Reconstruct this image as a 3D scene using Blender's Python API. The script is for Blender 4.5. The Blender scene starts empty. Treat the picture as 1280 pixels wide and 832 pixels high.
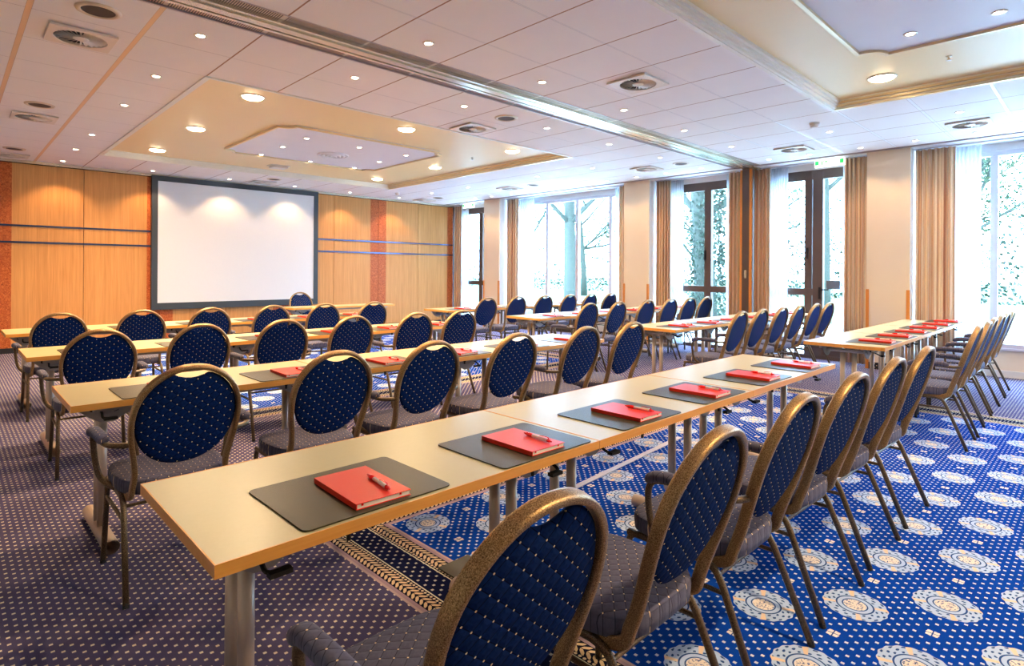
import bpy, bmesh, math, random
from mathutils import Vector, Matrix
random.seed(7)
PI = math.pi
SC = bpy.context.scene
COL = SC.collection
# ---------------------------------------------------------------- node helper
class S:
    """a float socket with arithmetic"""
    def __init__(s, nt, v): s.nt, s.v = nt, v
    def _m(s, op, *a):
        n = s.nt.nodes.new('ShaderNodeMath'); n.operation = op
        for i, x in enumerate((s,) + a):
            if isinstance(x, S): s.nt.links.new(x.v, n.inputs[i])
            else: n.inputs[i].default_value = x
        return S(s.nt, n.outputs[0])
    def __add__(s, o): return s._m('ADD', o)
    def __sub__(s, o): return s._m('SUBTRACT', o)
    def __mul__(s, o): return s._m('MULTIPLY', o)
    def __truediv__(s, o): return s._m('DIVIDE', o)
    def __neg__(s): return s._m('MULTIPLY', -1.0)
    def abs(s): return s._m('ABSOLUTE')
    def frac(s): return s._m('FRACT')
    def mn(s, o): return s._m('MINIMUM', o)
    def mx(s, o): return s._m('MAXIMUM', o)
    def lt(s, o): return s._m('LESS_THAN', o)
    def gt(s, o): return s._m('GREATER_THAN', o)
    def sin(s): return s._m('SINE')
    def sqrt(s): return s._m('SQRT')
    def atan2(s, o): return s._m('ARCTAN2', o)
class M:
    """material builder"""
    def __init__(s, name, color=(.5, .5, .5), rough=.5, metal=0., spec=.5, sheen=0., coat=0., emit=None, estr=0., trans=0.):
        s.m = bpy.data.materials.new(name); s.m.use_nodes = True; s.nt = s.m.node_tree
        s.b = s.nt.nodes['Principled BSDF']; b = s.b.inputs
        b['Base Color'].default_value = (*color, 1); b['Roughness'].default_value = rough
        b['Metallic'].default_value = metal; b['Specular IOR Level'].default_value = spec
        b['Sheen Weight'].default_value = sheen; b['Coat Weight'].default_value = coat
        b['Sheen Roughness'].default_value = .45
        if emit: b['Emission Color'].default_value = (*emit, 1); b['Emission Strength'].default_value = estr
        if trans: b['Transmission Weight'].default_value = trans
    def coord(s, kind='Object'):
        tc = s.nt.nodes.new('ShaderNodeTexCoord'); sp = s.nt.nodes.new('ShaderNodeSeparateXYZ')
        s.nt.links.new(tc.outputs[kind], sp.inputs[0]); s.vec = tc.outputs[kind]
        return tuple(S(s.nt, o) for o in sp.outputs)
    def vecof(s, x, y, z):
        n = s.nt.nodes.new('ShaderNodeCombineXYZ')
        for i, v in enumerate((x, y, z)):
            if isinstance(v, S): s.nt.links.new(v.v, n.inputs[i])
            else: n.inputs[i].default_value = v
        return n.outputs[0]
    def noise(s, vec, scale=5., detail=2., rough=.5, dist=0.):
        n = s.nt.nodes.new('ShaderNodeTexNoise'); n.inputs['Scale'].default_value = scale
        n.inputs['Detail'].default_value = detail; n.inputs['Roughness'].default_value = rough
        n.inputs['Distortion'].default_value = dist
        s.nt.links.new(vec, n.inputs['Vector']); return S(s.nt, n.outputs[0])
    def mix(s, f, a, b):
        n = s.nt.nodes.new('ShaderNodeMix'); n.data_type = 'RGBA'
        if isinstance(f, S): s.nt.links.new(f.v, n.inputs[0])
        else: n.inputs[0].default_value = f
        for i, c in ((6, a), (7, b)):
            if isinstance(c, tuple): n.inputs[i].default_value = (*c, 1)
            else: s.nt.links.new(c, n.inputs[i])
        return n.outputs[2]
    def ramp(s, f, stops):
        n = s.nt.nodes.new('ShaderNodeValToRGB'); r = n.color_ramp
        while len(r.elements) < len(stops): r.elements.new(.5)
        for e, (p, c) in zip(r.elements, stops): e.position = p; e.color = (*c, 1)
        s.nt.links.new(f.v, n.inputs[0]); return n.outputs[0]
    def color(s, c): s.nt.links.new(c, s.b.inputs['Base Color']); return s
    def roughness(s, r): s.nt.links.new(r.v, s.b.inputs['Roughness']); return s
    def bump(s, h, strength=.3, dist=.01):
        n = s.nt.nodes.new('ShaderNodeBump'); n.inputs['Strength'].default_value = strength
        n.inputs['Distance'].default_value = dist
        s.nt.links.new(h.v, n.inputs['Height']); s.nt.links.new(n.outputs[0], s.b.inputs['Normal']); return s
def lattice(x, y, px, py, odd=0.):
    """local offset to the nearest point of the staggered lattice (i*px, j*py), i+j even (or odd)"""
    u, v = x / px, y / py
    a = ((u + v + odd) / 2.).frac() - .5
    b = ((u - v + odd) / 2.).frac() - .5
    return (a + b) * px, (a - b) * py
# ---------------------------------------------------------------- materials
MT = {}
def carpet():
    m = M('patterned carpet', rough=1., spec=.0)
    x, y, z = m.coord()
    sx = (x - 1.37).mn(-(x - 7.29))
    s1 = -(y - 3.06); s2 = (y - 5.50).mn(-(y - 11.4))
    first = y.lt(4.28)
    sy = first * s1 + (-(first - 1.)) * s2
    d = sx.mn(sy)
    onx = sx.lt(sy)
    u = onx * y + (-(onx - 1.)) * x
    e = (d - .18).abs()
    inside = d.gt(0.); border = inside * d.lt(.36); field = d.gt(.36)
    # small squares
    dx, dy = lattice(x - 2.703, y - .728, .0272, .02645)
    q = dx.abs().mx(dy.abs())
    dots = q.lt(.0060)
    # medallions
    mx_, my_ = lattice(x - 2.703, y - .728 + .2645, .272, .2645)
    r = (mx_ * mx_ + my_ * my_).sqrt(); th = my_.atan2(mx_)
    rx, ry = lattice(x - 2.703, y - .728, .272, .2645)
    rr = (rx * rx + ry * ry).sqrt(); rt = ry.atan2(rx)
    wob = (th * 16.).sin() * .0022
    med = (r + wob).lt(.117)
    nz = m.noise(m.vec, 95., 3., .7)
    ring_dark = (r - .0665).abs().lt(.0032); ring2 = (r - .045).abs().lt(.0025)
    ctr = r.lt(.041)
    leafy = ((((th * 14.) + r * 60.).sin() * ((r - .071) * 200.).sin() + (nz - .5) * 1.6).gt(.52)) * r.gt(.073) * r.lt(.113)
    petal = (rx.abs().mx(ry.abs()) + rr * .35 + (rt * 8.).sin() * .0015).lt(.0285)
    keep = (-(((r.lt(.127) + rr.lt(.038)).mn(1.) * field) - 1.))
    blotch = m.noise(m.vec, 260., 2., .6)
    navy = m.mix(blotch, (.070, .064, .135), (.125, .114, .23))
    inn = m.mix(blotch, (.004, .035, .26), (.008, .075, .48))
    base = m.mix(inside, navy, inn)
    cream = (.82, .74, .58)
    c = m.mix(dots * keep, base, m.mix(inside, cream, (.66, .70, .80)))
    c = m.mix(med * field, c, (.46, .60, .84))
    c = m.mix(leafy * med * field, c, (.03, .08, .26))
    c = m.mix((((th * 4.).sin().gt(.93)) * r.gt(.07)) * med * field, c, (.80, .62, .47))
    c = m.mix(ctr * field, c, (.80, .72, .64))
    c = m.mix(((nz.gt(.56) * ctr) + ring2 + ring_dark).mn(1.) * field * med, c, (.03, .08, .26))
    c = m.mix(petal * field, c, (.80, .74, .70))
    c = m.mix(petal * field * rx.abs().mn(ry.abs()).lt(.0022), c, (.03, .08, .26))
    # border bands
    bc = m.mix(dots, (.012, .016, .055), (.62, .60, .55))
    bc = m.mix(e.gt(.0625), bc, (.78, .76, .60))
    bc = m.mix(e.gt(.069), bc, (.01, .012, .03))
    du = ((u / .021).frac() - .5).abs() * .021; dv = (e - .0795).abs()
    bc = m.mix((du * du * .8 + dv * dv).sqrt().lt(.0062), bc, (.80, .66, .45))
    v = (e - .117)
    lu = ((u + v.abs() * .9) / .030).frac() - .5
    leaf = (lu.abs() * .030 + (v.abs() - .014).abs() * .42).lt(.0115)
    leaf = leaf * v.abs().lt(.029) * v.abs().gt(.0016)
    bc = m.mix(leaf, bc, (.80, .62, .38))
    bc = m.mix(e.gt(.150), bc, (.42, .30, .36))
    bc = m.mix(e.gt(.168), bc, (.55, .42, .42))
    c = m.mix(border, c, bc)
    # pale stripe of the floor box cover line is separate geometry
    m.color(c); m.bump(m.noise(m.vec, 700., 2.), .25, .004)
    return m.m
def fabric(name, ax, base1, base2, sheen):
    m = M(name, rough=.9, spec=.06, sheen=sheen)
    m.b.inputs['Sheen Tint'].default_value = (.8, .85, 1, 1)
    x, y, z = m.coord()
    a, b = (x, z) if ax == 'xz' else (x, y)
    dx, dy = lattice(a, b, .0245, .0205)
    dot = (dx * dx + dy * dy).sqrt().lt(.0023)
    ln = (dx.abs() / .0245 + dy.abs() / .0205)
    ln2 = ((a / .0245 + b / .0205) / 2.).frac(); ln3 = ((a / .0245 - b / .0205) / 2.).frac()
    seam = ((ln2 - .5).abs().lt(.03) + (ln3 - .5).abs().lt(.03)).mn(1.)
    n = m.noise(m.vec, 120., 3.)
    c = m.mix(n, base1, base2)
    c = m.mix(seam, c, tuple(v * .45 for v in base1))
    c = m.mix(dot, c, (.95, .74, .46))
    h = (ln2 * PI * 2.).sin()
    quil = ((ln2 - .5).abs() * 2.).mn(((ln3 - .5).abs() * 2.))
    m.color(c); m.bump(quil.mn(.6) + n * .15, .4, .006)
    return m.m
def speckle_metal():
    m = M('bronze hammered metal', rough=.38, metal=.75)
    m.coord(); n = m.noise(m.vec, 420., 2., .6)
    m.color(m.ramp(n, [(.3, (.10, .055, .024)), (.5, (.36, .22, .095)), (.75, (.76, .52, .26))]))
    m.bump(n, .25, .002)
    return m.m
def wood(name, a, b, axis='z', scale=1., rough=.42, coat=.15):
    m = M(name, rough=rough, coat=coat); m.b.inputs['Coat Roughness'].default_value = .25
    x, y, z = m.coord('Object')
    k = {'z': (14., 14., .5), 'x': (.6, 22., 22.), 'y': (22., .6, 22.)}[axis]
    v = m.vecof(x * (k[0] * scale), y * (k[1] * scale), z * (k[2] * scale))
    n = m.noise(v, 2.2, 4., .6, .4); n2 = m.noise(v, 9., 2., .5)
    m.color(m.ramp(n * .65 + n2 * .35, [(.3, a), (.7, b)]))
    return m.m
def panel_wood():
    m = M('beech and burl wall veneer', rough=.5, coat=.0, spec=.25); m.b.inputs['Coat Roughness'].default_value = .2
    x, y, z = m.coord('Object')
    v = m.vecof(x * 16., y, z * .35)
    n = m.noise(v, 2.0, 4., .6, .3); n2 = m.noise(v, 8., 2., .5)
    be = m.ramp(n * .6 + n2 * .4, [(.3, (.52, .225, .065)), (.7, (.74, .36, .12))])
    bn = m.noise(m.vec, 34., 5., .75, 1.2)
    bu = m.ramp(bn, [(.3, (.16, .028, .008)), (.5, (.50, .11, .025)), (.7, (.70, .24, .07))])
    f = (((x - .55 + 1.16) / 2.32).frac() - .5).abs() * 2.32
    m.color(m.mix(f.lt(.215), be, bu)); return m.m
def ceiling_tile():
    m = M('metal ceiling tiles', rough=.62, metal=0., spec=.12)
    x, y, z = m.coord('Object')
    fx = (((x - 1.045) / .65) + .5).frac() - .5
    gx = fx.abs() * .65
    south = y.lt(4.2)
    yo = (y - 2.07) * south + (y - 4.45) * (-(south - 1.))
    fy = (((yo / .65) + .5).frac() - .5).abs() * .65
    outer = (x - 4.3).abs()
    n = m.noise(m.vec, 3., 3.)
    c = m.mix(n, (.84, .80, .79), (.88, .84, .83))
    wide = x.lt(1.2); east = x.gt(6.86)
    wx = wide * .0115 + .0050; wy = east * .0105 + .0042 - (x.lt(1.72) * .0022)
    c = m.mix(fy.lt(wy + .0022), c, (.40, .32, .30))
    c = m.mix(fy.lt(wy), c, (.88, .88, .90))
    c = m.mix(fx.abs().gt(-1.) * gx.lt(wx + .0012), c, (.36, .20, .13))
    c = m.mix(gx.lt(wx) * wide, c, (.82, .60, .38))
    m.color(c)
    met = (gx.lt(wx) * wide * .6) + (fy.lt(wy) * .55)
    m.nt.links.new(met.mn(1.).v, m.b.inputs['Metallic'])
    return m.m
def stripes_curtain():
    m = M('striped curtain cloth', rough=.8, sheen=.3)
    x, y, z = m.coord('Object')
    v = m.vecof(x * 1., y, 0.)
    n = m.noise(m.vecof(y * 26., 0., 0.), 1., 3., .9)
    c = m.ramp(n, [(.30, (.50, .13, .04)), (.37, (.84, .46, .24)), (.45, (.90, .68, .44)), (.49, (.48, .17, .08)), (.53, (.92, .74, .50)), (.61, (.52, .34, .30)), (.68, (.88, .42, .16))])
    m.nt.nodes[-1].color_ramp.interpolation = 'LINEAR'
    m.color(c); m.b.inputs['Subsurface Weight'].default_value = 0.
    # light comes through the cloth
    tr = m.nt.nodes.new('ShaderNodeBsdfTranslucent'); m.nt.links.new(c, tr.inputs[0])
    mx = m.nt.nodes.new('ShaderNodeMixShader'); mx.inputs[0].default_value = .30
    out = m.nt.nodes['Material Output']
    m.nt.links.new(m.b.outputs[0], mx.inputs[1]); m.nt.links.new(tr.outputs[0], mx.inputs[2]); m.nt.links.new(mx.outputs[0], out.inputs[0])
    return m.m
def sheer():
    m = M('sheer white voile', (.92, .94, .97), rough=.8)
    x, y, z = m.coord('Object')
    tr = m.nt.nodes.new('ShaderNodeBsdfTranslucent'); tr.inputs[0].default_value = (.9, .94, 1, 1)
    tp = m.nt.nodes.new('ShaderNodeBsdfTransparent')
    a = m.nt.nodes.new('ShaderNodeMixShader'); a.inputs[0].default_value = .5
    b = m.nt.nodes.new('ShaderNodeMixShader'); b.inputs[0].default_value = .18
    m.nt.links.new(m.b.outputs[0], a.inputs[1]); m.nt.links.new(tr.outputs[0], a.inputs[2])
    m.nt.links.new(a.outputs[0], b.inputs[1]); m.nt.links.new(tp.outputs[0], b.inputs[2])
    m.nt.links.new(b.outputs[0], m.nt.nodes['Material Output'].inputs[0])
    return m.m
def glass():
    m = M('window glass')
    tp = m.nt.nodes.new('ShaderNodeBsdfTransparent'); tp.inputs[0].default_value = (.95, .98, .98, 1)
    gl = m.nt.nodes.new('ShaderNodeBsdfGlossy'); gl.inputs['Roughness'].default_value = .02
    fr = m.nt.nodes.new('ShaderNodeFresnel'); fr.inputs[0].default_value = 1.45
    a = m.nt.nodes.new('ShaderNodeMixShader')
    gm = m.nt.nodes.new('ShaderNodeNewGeometry'); bf = S(m.nt, gm.outputs['Backfacing']); k = S(m.nt, fr.outputs[0]) * (-(bf - 1.))
    m.nt.links.new(k.v, a.inputs[0]); m.nt.links.new(tp.outputs[0], a.inputs[1]); m.nt.links.new(gl.outputs[0], a.inputs[2])
    m.nt.links.new(a.outputs[0], m.nt.nodes['Material Output'].inputs[0])
    return m.m
def grille_mat():
    m = M('bronze slotted grille', rough=.4, metal=.6)
    x, y, z = m.coord('Object')
    sl = ((x / .016).frac() - .5).abs().gt(.22)
    seg = ((((x - 1.045) / .65) + .5).frac() - .5).abs().lt(.02)
    c = m.mix(sl, (.06, .04, .035), (.62, .47, .36))
    c = m.mix(seg, c, (.72, .62, .5))
    m.color(c); m.bump(sl + seg, .6, .006); return m.m
def noisy(name, a, b, sc, rough=.6, bump=0., **k):
    m = M(name, rough=rough, **k); m.coord(); n = m.noise(m.vec, sc, 4., .6)
    m.color(m.mix(n, a, b))
    if bump: m.bump(n, bump, .004)
    return m.m
MT['carpet'] = carpet()
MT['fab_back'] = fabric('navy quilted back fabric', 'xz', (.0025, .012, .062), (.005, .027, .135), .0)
MT['fab_seat_lit'] = fabric('navy quilted fabric lit from above', 'xy', (.095, .095, .150), (.14, .14, .205), .12)  # paler than the back: light falling from above is put into the colour
MT['bronze'] = speckle_metal()
def dark_bronze():
    m = M('dark bronze leg metal', rough=.42, metal=.6)
    m.coord(); n = m.noise(m.vec, 420., 2., .6)
    m.color(m.ramp(n, [(.3, (.035, .022, .012)), (.5, (.13, .088, .048)), (.75, (.36, .26, .15))])); return m.m
MT['bronze_dark'] = dark_bronze()
MT['tabletop'] = noisy('grey beige laminate', (.55, .49, .255), (.59, .53, .29), 60., .33, 0., spec=.5)
MT['edge'] = wood('beech table edge', (.78, .33, .05), (.90, .43, .09), 'x', 1., .4, .2)
MT['leg'] = M('silver grey table leg paint', (.58, .47, .38), .36, .45).m
MT['bracket'] = M('grey bracket steel', (.42, .38, .34), .45, .4).m
MT['lever'] = M('dark brown plastic lever', (.018, .015, .012), .6, 0., .2).m
MT['rubber'] = M('black rubber', (.012, .012, .012), .7).m
MT['pad'] = noisy('olive black leather', (.050, .044, .022), (.066, .058, .032), 300., .36, .12, spec=.25)
MT['redbook'] = noisy('red notebook cover', (.85, .030, .012), (.90, .042, .018), 200., .38, .05, spec=.4)
MT['paper'] = noisy('page edges', (.85, .80, .68), (.92, .88, .78), 400., .8)
MT['penred'] = M('red pen plastic', (.85, .01, .01), .25, 0., .5, 0., .4).m
MT['penwhite'] = M('pale pen plastic', (.85, .78, .70), .25, 0., .5, 0., .4).m
MT['panel'] = panel_wood()
MT['stripe'] = M('dark blue metal strip', (.035, .06, .15), .25, .6).m
MT['black'] = M('black skirting', (.015, .015, .02), .5).m
def skirt():
    m = M('dotted dark carpet skirting', rough=.9); x, y, z = m.coord('Object')
    dx, dy = lattice(y + x, z, .0272, .0265); q = dx.abs().mx(dy.abs()).lt(.0062)
    m.color(m.mix(q, (.012, .014, .03), (.62, .5, .34))); return m.m
MT['skirt'] = skirt()
MT['screenframe'] = M('dark grey screen border', (.035, .045, .055), .5).m
MT['screen'] = noisy('white screen cloth', (.70, .71, .73), (.74, .75, .77), 40., .7)
MT['tile'] = ceiling_tile()
MT['coffer'] = noisy('glossy cream coffer paint', (.84, .64, .33), (.88, .68, .37), 2., .42, spec=.35)
MT['lilac'] = noisy('pale ceiling board', (.74, .73, .78), (.78, .77, .82), 5., .5)
MT['trimwhite'] = M('cream moulding paint', (.80, .76, .68), .4).m
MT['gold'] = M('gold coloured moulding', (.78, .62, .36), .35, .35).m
MT['alu'] = M('anodised aluminium rail', (.72, .66, .52), .25, .85).m
MT['dark'] = M('dark slot', (.02, .018, .016), .6).m
MT['grille'] = grille_mat()
MT['white'] = noisy('white plaster', (.80, .80, .80), (.84, .84, .84), 8., .6)
MT['ceilrim'] = M('mauve ceiling edge rail', (.42, .35, .36), .4, .3).m
MT['wall'] = noisy('apricot wall paint', (.82, .68, .50), (.86, .72, .54), 4., .7)
MT['brown'] = M('dark brown window frame', (.105, .070, .060), .4, .1).m
MT['winwhite'] = M('pale grey window frame', (.62, .60, .66), .4).m
MT['orangewood'] = wood('orange corner guard wood', (.62, .20, .03), (.75, .28, .05), 'z')
MT['glass'] = glass()
MT['curtain'] = stripes_curtain()
MT['sheer'] = sheer()
MT['lampmetal'] = M('pale downlight ring', (.75, .68, .6), .3, .5).m
MT['vent'] = M('cream vent metal', (.74, .66, .58), .45, .1).m
MT['ventdark'] = M('vent interior', (.03, .025, .03), .8).m
MT['spk'] = noisy('dark speaker cloth', (.05, .03, .025), (.12, .08, .06), 500., .8)
MT['spkring'] = M('speaker ring', (.70, .58, .45), .4, .2).m
MT['handle'] = M('dark door handle', (.03, .03, .035), .3, .6).m
MT['plate'] = M('grey door closer plate', (.16, .19, .24), .4, .3).m
MT['grass'] = noisy('lawn grass', (.05, .10, .035), (.09, .14, .06), 3., .95)
MT['stone'] = noisy('terrace paving', (.80, .81, .82), (.88, .88, .88), 3., .9)
MT['bark'] = noisy('grey green bark', (.028, .034, .024), (.05, .055, .04), 9., .95, .6)
MT['leaf'] = noisy('pale spring leaves', (.016, .034, .012), (.036, .062, .022), 9., .8)
MT['ivy'] = noisy('ivy leaves', (.006, .016, .007), (.018, .035, .014), 12., .7)
MT['exitwhite'] = M('lit sign face', (.9, .95, .85), .5, emit=(1., 1., .80), estr=.75).m
MT['exitgreen'] = M('green sign print', (.02, .6, .15), .5, emit=(.03, .75, .16), estr=.5).m
MT['glow'] = M('downlight lamp', (1, .9, .8), .5, emit=(1., .80, .58), estr=26.).m
MT['glowbig'] = M('coffer lamp bowl', (1, .9, .7), .5, emit=(1., .80, .50), estr=26.).m
# ---------------------------------------------------------------- mesh helpers
def obj(name, bm, mat, parent=None, smooth=False, bevel=0., loc=None):
    me = bpy.data.meshes.new(name); bm.normal_update(); bm.to_mesh(me); bm.free()
    for mm in (mat if isinstance(mat, (list, tuple)) else [mat]): me.materials.append(MT[mm])
    if smooth:
        for p in me.polygons: p.use_smooth = True
    o = bpy.data.objects.new(name, me); COL.objects.link(o)
    if parent: o.parent = parent
    if loc: o.location = loc
    if bevel:
        b = o.modifiers.new('b', 'BEVEL'); b.width = bevel; b.segments = 2; b.limit_method = 'ANGLE'
    return o
def empty(name, loc=(0, 0, 0), rz=0):
    o = bpy.data.objects.new(name, None); COL.objects.link(o); o.location = loc; o.rotation_euler = (0, 0, rz)
    o.empty_display_size = .1
    return o
def tag(o, label=None, cat=None, group=None, kind=None):
    for k, v in (('label', label), ('category', cat), ('group', group), ('kind', kind)):
        if v: o[k] = v
    return o
def struct(name, bm, mat, **k): return tag(obj(name, bm, mat, **k), kind='structure')
def copy_tree(o, parent=None):
    c = o.copy(); COL.objects.link(c); c.parent = parent
    for ch in o.children: copy_tree(ch, c)
    return c
def box(bm, x0, x1, y0, y1, z0, z1, mi=0):
    v = [bm.verts.new(p) for p in ((x0, y0, z0), (x1, y0, z0), (x1, y1, z0), (x0, y1, z0), (x0, y0, z1), (x1, y0, z1), (x1, y1, z1), (x0, y1, z1))]
    for f in ((0, 3, 2, 1), (4, 5, 6, 7), (0, 1, 5, 4), (1, 2, 6, 5), (2, 3, 7, 6), (3, 0, 4, 7)):
        bm.faces.new([v[i] for i in f]).material_index = mi
    return bm
def B(*a, **k): return box(bmesh.new(), *a, **k)
def prism(bm, poly, z0, z1, mp=lambda p, z: (p[0], p[1], z)):
    n = len(poly); a = [bm.verts.new(mp(p, z0)) for p in poly]; b = [bm.verts.new(mp(p, z1)) for p in poly]
    bm.faces.new(a[::-1]); bm.faces.new(b)
    for i in range(n): bm.faces.new((a[i], a[(i + 1) % n], b[(i + 1) % n], b[i]))
    bmesh.ops.recalc_face_normals(bm, faces=bm.faces); return bm
def smoothpath(pts, k=5, closed=False):
    P = [Vector(p) for p in pts]; n = len(P); out = []
    rng = range(n) if closed else range(n - 1)
    for i in rng:
        p1, p2 = P[i], P[(i + 1) % n]
        p0 = P[i - 1] if (closed or i) else p1 * 2 - p2
        p3 = P[(i + 2) % n] if (closed or i + 2 < n) else p2 * 2 - p1
        for j in range(k):
            t = j / k
            out.append(.5 * ((2 * p1) + (p2 - p0) * t + (2 * p0 - 5 * p1 + 4 * p2 - p3) * t * t + (3 * p1 - p0 - 3 * p2 + p3) * t ** 3))
    if not closed: out.append(P[-1])
    return out
def tube(bm, pts, a, b=None, up=Vector((0, 1, 0)), ns=8, closed=False, square=0., cap=True, scale=None):
    """sweep an ellipse; a = half size across up, b = half size along up"""
    b = b or a; n = len(pts); rings = []
    for i, p in enumerate(pts):
        p = Vector(p)
        q0 = Vector(pts[i - 1]) if (i or closed) else p
        q1 = Vector(pts[(i + 1) % n]) if (i < n - 1 or closed) else p
        t = (q1 - q0).normalized(); u = up if abs(t.dot(up)) < .97 else Vector((1, 0, 0)) if abs(up.x) < .5 else Vector((0, 0, 1))
        s = t.cross(u).normalized(); u2 = s.cross(t).normalized(); ring = []
        k = scale[i] if scale else 1.
        for j in range(ns):
            th = 2 * PI * (j + .5) / ns; c, d = math.cos(th), math.sin(th)
            if square:
                e = 1 - square; c = math.copysign(abs(c) ** e, c); d = math.copysign(abs(d) ** e, d)
            ring.append(bm.verts.new(p + s * (c * a * k) + u2 * (d * b * k)))
        rings.append(ring)
    m = n if closed else n - 1
    for i in range(m):
        r0, r1 = rings[i], rings[(i + 1) % n]
        for j in range(ns): bm.faces.new((r0[j], r0[(j + 1) % ns], r1[(j + 1) % ns], r1[j]))
    if cap and not closed: bm.faces.new(rings[0][::-1]); bm.faces.new(rings[-1])
    return bm
def lathe(bm, prof, n=24, c=(0, 0, 0), cap=True):
    rings = []
    for r, z in prof:
        rings.append([bm.verts.new((c[0] + r * math.cos(2 * PI * j / n), c[1] + r * math.sin(2 * PI * j / n), c[2] + z)) for j in range(n)])
    for a, b in zip(rings, rings[1:]):
        for j in range(n): bm.faces.new((a[j], a[(j + 1) % n], b[(j + 1) % n], b[j]))
    if cap: bm.faces.new(rings[0][::-1]); bm.faces.new(rings[-1])
    bmesh.ops.recalc_face_normals(bm, faces=bm.faces); return bm
def cushion(outline, front, back, mp, rings=(0, .3, .55, .75, .88, .96, 1.)):
    """closed pillow: outline list of (u,v), front/back thickness, mp(u,v,d)->xyz"""
    bm = bmesh.new(); n = len(outline)
    cu = sum(p[0] for p in outline) / n; cv = sum(p[1] for p in outline) / n
    def layer(th, sgn):
        L = []
        for r in rings[:-1]:
            h = th * (1 - r ** 5) ** .5
            if r == 0: L.append([bm.verts.new(mp(cu, cv, sgn * h))]); continue
            L.append([bm.verts.new(mp(cu + (p[0] - cu) * r, cv + (p[1] - cv) * r, sgn * h)) for p in outline])
        return L
    rim = [bm.verts.new(mp(p[0], p[1], 0)) for p in outline]
    for th, sg in ((front, 1), (back, -1)):
        L = layer(th, sg) + [rim]
        for j in range(n): bm.faces.new((L[0][0], L[1][j], L[1][(j + 1) % n]))
        for a, b in zip(L[1:], L[2:]):
            for j in range(n): bm.faces.new((a[j], b[j], b[(j + 1) % n], a[(j + 1) % n]))
    bmesh.ops.recalc_face_normals(bm, faces=bm.faces); return bm
# ---------------------------------------------------------------- camera
YAW, ROLL, FPX, CY = math.radians(44.26), math.radians(.352), 727.2, 339.1
F = Vector((math.sin(YAW), math.cos(YAW), 0)); R = Vector((math.cos(YAW), -math.sin(YAW), 0)); U = Vector((0, 0, 1))
R2 = R * math.cos(ROLL) + U * math.sin(ROLL); U2 = -R * math.sin(ROLL) + U * math.cos(ROLL)
cd = bpy.data.cameras.new('camera'); cam = bpy.data.objects.new('camera', cd); COL.objects.link(cam)
cd.sensor_width = 36; cd.lens = 36 * FPX / 1280; cd.shift_y = (CY - 416) / 1280
cd.clip_start = .05; cd.clip_end = 300
mw = Matrix((R2, U2, -F)).transposed().to_4x4(); mw.translation = Vector((0, 0, 1.37)); cam.matrix_world = mw
SC.camera = cam
# ---------------------------------------------------------------- room shell
H = 3.13; YW = 12.35; XL = -2.6; YB = -3.4; XC = 9.58; XG = 10.12
struct('floor', B(XL - .2, 10.26, YB - .2, YW + .2, -.12, 0), 'carpet')
bm = bmesh.new()
for k in range(-3, 8):   # panels of the screen wall, 1.16 m wide with shadow gaps
    x0, x1 = .55 + 1.16 * k + .004, .55 + 1.16 * (k + 1) - .004
    if x0 < XL: x0 = XL
    x1 = min(x1, 9.80)
    if x1 > x0: box(bm, x0, x1, YW, YW + .05, .085, 3.075)
struct('wall_front', bm, 'panel')
struct('trim_1', B(XL, 9.80, YW - .012, YW + .0, 1.782, 1.812), 'stripe')
struct('trim_2', B(XL, 9.80, YW - .012, YW + .0, 2.053, 2.083), 'stripe')
struct('trim_3', B(XL, 9.80, YW - .035, YW, 3.085, 3.13), 'alu')
struct('baseboard_front', B(XL, 9.80, YW - .012, YW + .01, 0, .085), 'black')
struct('wall_front_core', B(XL, 10.02, YW + .051, YW + .25, 0, H), 'dark')
struct('wall_left', B(XL - .2, XL, YB, YW + .2, 0, H), 'wall')
struct('wall_back', B(XL, 10.3, YB - .2, YB, 0, H), 'wall')
# ceiling with two coffers
CX0, CX1 = 1.72, 6.84; CA = (5.77, 10.82); CB = (-2.95, 2.06); ZC = 3.205
bm = bmesh.new()
ys = [YB, CB[0], CB[1], 3.975, 4.425, CA[0], CA[1], YW + .05]; xs = [XL, CX0, CX1, 9.50]
for i in range(3):
    for j in range(len(ys) - 1):
        if j == 3: continue
        if i == 1 and j in (1, 5): continue
        box(bm, xs[i], xs[i + 1], ys[j], ys[j + 1], H, H + .02)
struct('ceiling', bm, 'tile')
struct('ceiling_border', B(9.53, 10.4, YB, YW + .1, H - .0, H + .05), 'white')
struct('trim_4', B(9.50, 9.535, YB, YW, H - .015, H + .03), 'ceilrim')
def concave(x0, x1, y0, y1, r, n=7):
    P = []
    for cx, cy, a0 in ((x0, y0, 90), (x1, y0, 180), (x1, y1, 270), (x0, y1, 0)):
        for i in range(n + 1):
            a = math.radians(a0 - 90 * i / n if True else 0)
            P.append((cx + r * math.cos(a), cy + r * math.sin(a)))
    return P
def ringframe(bm, outer, inner, z0, z1):
    n = len(outer)
    for i in range(n):
        j = (i + 1) % n
        vs = [bm.verts.new((*p, z)) for z in (z0, z1) for p in (outer[i], outer[j], inner[j], inner[i])]
        for f in ((0, 3, 2, 1), (4, 5, 6, 7), (0, 1, 5, 4), (2, 3, 7, 6)): bm.faces.new([vs[q] for q in f])
    bmesh.ops.recalc_face_normals(bm, faces=bm.faces)
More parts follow.
